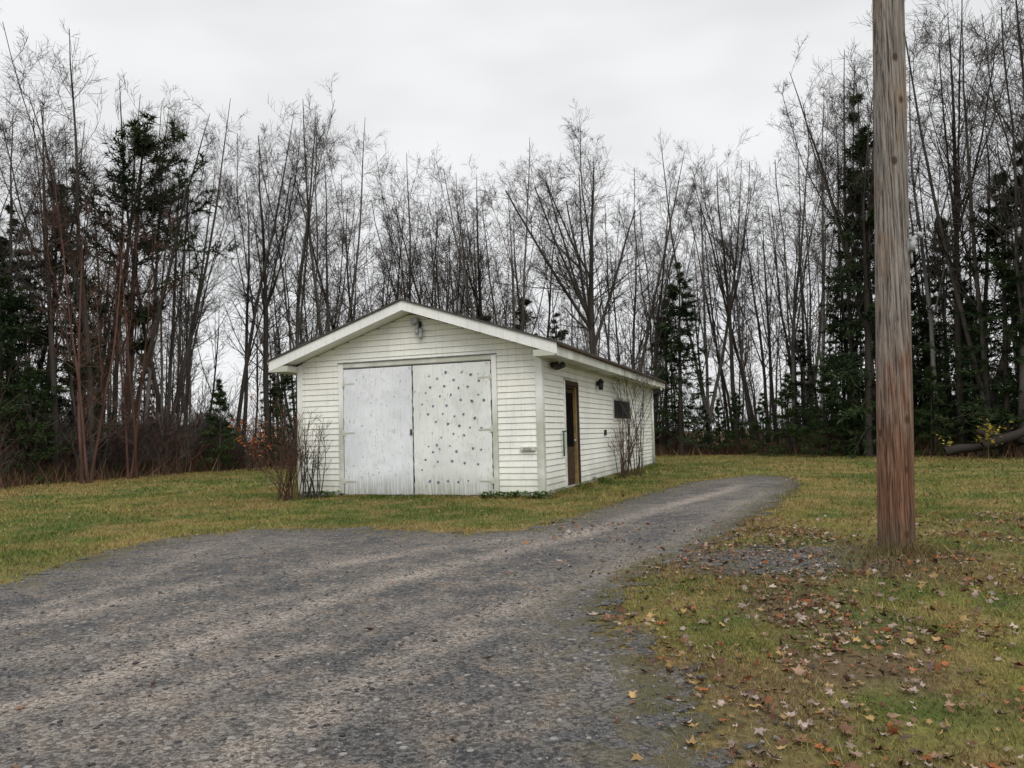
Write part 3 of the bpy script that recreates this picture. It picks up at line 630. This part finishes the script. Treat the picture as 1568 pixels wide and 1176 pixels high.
for i in range(34): spot(r.uniform(x0+.15,xm-.1),r.uniform(.2,2.5),r.uniform(.006,.015))
me=bpy.data.meshes.new('door_spots'); me.from_pydata(V,[],F); me.materials.append(M_fleck); new_obj('door_spots',me,G)
box('door_latch',xm-.06,xm-.02,-.064,-.053,1.22,1.34,M_black,.003)
e=.45; fr=-.42; bk=L+.35
for sg,nm in ((1,'right'),(-1,'left')):
    xe=mid+sg*(W/2+e)
    prism('roof_'+nm,[(mid,pk),(xe+sg*.03,rz(xe)-.01),(xe+sg*.03,rz(xe)+.025),(mid,pk+.035)],fr-.03,bk+.03,M_roof)
    prism('rake_fascia_'+nm,[(mid,pk-.002),(xe,rz(xe)-.002),(xe,rz(xe)-.20),(xe-sg*.03,rz(xe)-.20),(mid,pk-.19)],fr,fr+.028,M_trim)
    prism('rake_soffit_'+nm,[(mid,pk-.19),(xe-sg*.25,rz(xe-sg*.25)-.19),(xe-sg*.25,rz(xe-sg*.25)-.175),(mid,pk-.175)],fr+.029,0.0,M_trim)
    xa,xb=sorted((mid+sg*W/2,xe))
    box('eave_soffit_'+nm,xa+.002,xb-.03,.002,bk,2.625,2.64,M_trim,0)
    xa,xb=sorted((xe,xe-sg*.028)); box('eave_fascia_'+nm,xa,xb,fr+.03,bk,2.60,rz(xe)-.012,M_trim,.002)
    xa,xb=sorted((xe-sg*.03,mid+sg*(W/2+.0))); box('cornice_return_'+nm,xa,xb,fr+.004,.0,2.60,2.72,M_trim,.003)
    xa,xb=sorted((xe+sg*.002,xe+sg*.055)); box('drip_edge_'+nm,xa,xb,fr+.02,bk,rz(xe)-.055,rz(xe)-.015,M_brown if sg>0 else M_trim,.004)
prim('cube','gutter_end',G,(e+.05,bk-.05,2.66),(0,0,0),(.12,.10,.12),M_brown,bev=.01)
gx=mid+.2; gz_=3.42
box('floodlight_hood',gx-.15,gx+.0,-.16,-.02,gz_-.0,gz_+.12,M_metal,.01)
prim('cyl','floodlight_base',G,(gx-.02,-.05,gz_),(math.pi/2,0,0),(.13,.13,.05),M_black)
for dx,dz in ((-.03,-.13),(.05,-.22)):
    prim('cyl','lamp_socket',G,(gx+dx,-.1,gz_+dz+.07),(.2,.15,0),(.07,.07,.13),M_metal); prim('sph','lamp_bulb',G,(gx+dx,-.11,gz_+dz-.02),(0,0,0),(.10,.10,.14),M_metal)
prim('cyl','lamp_stem',G,(gx+.02,-.08,gz_-.08),(0,0,0),(.03,.03,.16),M_black)
box('outlet_box',-.42,-.12,-.075,-.028,.87,.95,M_trim,.006); box('outlet_lid',-.36,-.2,-.083,-.074,.885,.93,M_metal,.003)
box('door_jamb_front',.002,.045,DA-.09,DA,.07,DT+.09,M_trim); box('door_jamb_back',.002,.045,DB,DB+.06,.07,DT+.09,M_brown); box('door_head',.002,.047,DA,DB,DT,DT+.1,M_brown)
box('inner_jamb_front',-.098,-.0,DA+.001,DA+.05,.07,DT-.001,M_ochre); box('inner_jamb_back',-.098,-.0,DB-.09,DB-.001,.07,DT-.001,M_ochre); box('inner_head',-.098,0,DA+.05,DB-.09,DT-.05,DT-.001,M_brown)
box('person_door',-.085,-.045,DA+.06,DB-.10,.1,DT-.06,M_brown)
box('door_pane_painted_dark',-.044,-.036,DA+.12,DB-.16,.9,DT-.14,M_dark,0); box('door_panel_low',-.044,-.034,DA+.14,DB-.18,.2,.82,M_brown)  # upper pane is flat black, painted as the dark inside the doorway
prim('sph','door_knob',G,(-.01,DB-.16,1.02),(0,0,0),(.06,.06,.06),M_metal)
box('threshold',-.09,.06,DA,DB,.05,.085,M_conc)
wa,wb,wz0,wz1=6.2,8.55,1.5,2.07
box('window_glass',.003,.012,wa+.06,wb-.06,wz0+.05,wz1-.05,M_glass,0)
for nm,a0,a1,c0,c1 in (('window_sill',wa-.04,wb+.04,wz0-.03,wz0+.03),('window_head',wa,wb,wz1-.03,wz1+.04)): box(nm,.004,.035,a0,a1,c0,c1,M_trim)
for nm,a0,a1 in (('window_stile_a',wa,wa+.05),('window_stile_b',wb-.07,wb),('window_mullion',(wa+wb)/2-.03,(wa+wb)/2+.03)): box(nm,.004,.03,a0,a1,wz0+.03,wz1-.03,M_trim if 'mull' not in nm else M_brown)
prim('cyl','side_flood_base',G,(.07,.62,2.52),(0,math.pi/2,0),(.12,.12,.06),M_black)
prim('cyl','side_flood_head',G,(.17,.50,2.50),(1.0,.7,0),(.13,.13,.17),M_black,r1=.5,r2=.3); prim('cyl','side_flood_head_b',G,(.17,.78,2.50),(-1.0,.7,0),(.13,.13,.17),M_black,r1=.3,r2=.5)
prim('cyl','lantern_body',G,(.13,4.35,2.30),(0,0,0),(.16,.16,.2),M_black,r1=.35,r2=.5,seg=6); prim('cyl','lantern_cap',G,(.13,4.35,2.43),(0,0,0),(.2,.2,.08),M_black,r1=.5,r2=.1,seg=6); box('lantern_arm',.02,.1,4.32,4.38,2.3,2.4,M_black)
prim('cyl','green_standpipe',G,(.07,1.2,.97),(0,0,0),(.035,.035,.50),M_hose); prim('cyl','standpipe_handle',G,(.09,1.2,1.22),(0,math.pi/2,0),(.03,.03,.1),M_hose)
box('side_outlet',.028,.07,5.0,5.12,1.1,1.24,M_black)
prim('cyl','downspout',G,(.08,L-.25,1.3),(0,0,0),(.07,.07,2.5),M_trim)

# distant white house glimpsed through the trees
Hs=new_obj('distant_house',None,None,(W_(234,42),42,0))
def hb(name,x0,x1,y0,y1,z0,z1,m):
    prim('cube',name,Hs,((x0+x1)/2,(y0+y1)/2,(z0+z1)/2),(0,0,0),(x1-x0,y1-y0,z1-z0),m)
hb('walls',-2.2,2.2,0,5,0,2.1,M_siding); hb('window',-1,0,-.02,.0,1,1.7,M_glass); hb('door',1.0,1.8,-.02,0,0,1.9,M_brown)
me=bpy.data.meshes.new('roof'); me.from_pydata([(-2.4,-.3,2.1),(2.4,-.3,2.1),(2.4,5.3,2.1),(-2.4,5.3,2.1),(-2.4,2.5,2.9),(2.4,2.5,2.9)],[],[(0,1,5,4),(2,3,4,5),(0,4,3),(1,2,5),(0,3,2,1)]); me.materials.append(M_conc); new_obj('roof',me,Hs)

# ------------------------------------------------------------ world / sun / camera
w=bpy.data.worlds.new('World'); S.world=w; w.use_nodes=True; t=w.node_tree; bg=t.nodes['Background']
sky=t.nodes.new('ShaderNodeTexSky'); sky.sky_type='NISHITA'; sky.sun_disc=False; sky.sun_elevation=math.radians(42); sky.sun_rotation=math.radians(165)
tc=t.nodes.new('ShaderNodeTexCoord'); sx=t.nodes.new('ShaderNodeSeparateXYZ'); t.links.new(tc.outputs['Generated'],sx.inputs[0])
mp_=t.nodes.new('ShaderNodeMapping'); mp_.inputs[3].default_value=(1,1,2.6); t.links.new(tc.outputs['Generated'],mp_.inputs[0])
no=t.nodes.new('ShaderNodeTexNoise'); no.inputs['Scale'].default_value=2.3; no.inputs['Detail'].default_value=3; no.inputs['Roughness'].default_value=.5; t.links.new(mp_.outputs[0],no.inputs['Vector'])
r1=t.nodes.new('ShaderNodeMapRange'); r1.interpolation_type='SMOOTHSTEP'
for i,v in ((1,.35),(2,.65),(3,8.1),(4,9.6)): r1.inputs[i].default_value=v
t.links.new(no.outputs[0],r1.inputs[0])
r2=t.nodes.new('ShaderNodeMapRange'); 
for i,v in ((1,.5),(2,1.),(3,1.),(4,2.5)): r2.inputs[i].default_value=v
t.links.new(sx.outputs[2],r2.inputs[0])
mu=t.nodes.new('ShaderNodeMath'); mu.operation='MULTIPLY'; t.links.new(r1.outputs[0],mu.inputs[0]); t.links.new(r2.outputs[0],mu.inputs[1])
cc=t.nodes.new('ShaderNodeVectorMath'); cc.operation='SCALE'; cc.inputs[0].default_value=(.985,.99,1.0); t.links.new(mu.outputs[0],cc.inputs['Scale'])
mx=t.nodes.new('ShaderNodeMix'); mx.data_type='RGBA'; mx.inputs[0].default_value=.95; t.links.new(sky.outputs[0],mx.inputs[6]); t.links.new(cc.outputs[0],mx.inputs[7])
t.links.new(mx.outputs[2],bg.inputs[0]); bg.inputs[1].default_value=.1
sl_=bpy.data.lights.new('sun','SUN'); sl_.energy=1.4; sl_.angle=math.radians(35); sl_.color=(1,.97,.93)
so=new_obj('sun',sl_); so.rotation_euler=Vector((-.25,.95,-.9)).to_track_quat('-Z','Y').to_euler()
S.view_settings.view_transform='Standard'; S.view_settings.look='None'; S.view_settings.exposure=0
cam=bpy.data.cameras.new('camera'); cam.lens=1160/1568*36; cam.sensor_width=36; cam.clip_end=2000; cam.clip_start=.05
co=new_obj('camera',cam); co.matrix_world=Matrix.Translation((0,0,1.2))@Matrix.Rotation(math.radians(90+3.75),4,'X')@Matrix.Rotation(math.radians(-1.46),4,'Z')
S.camera=co
print('blades',len(B))
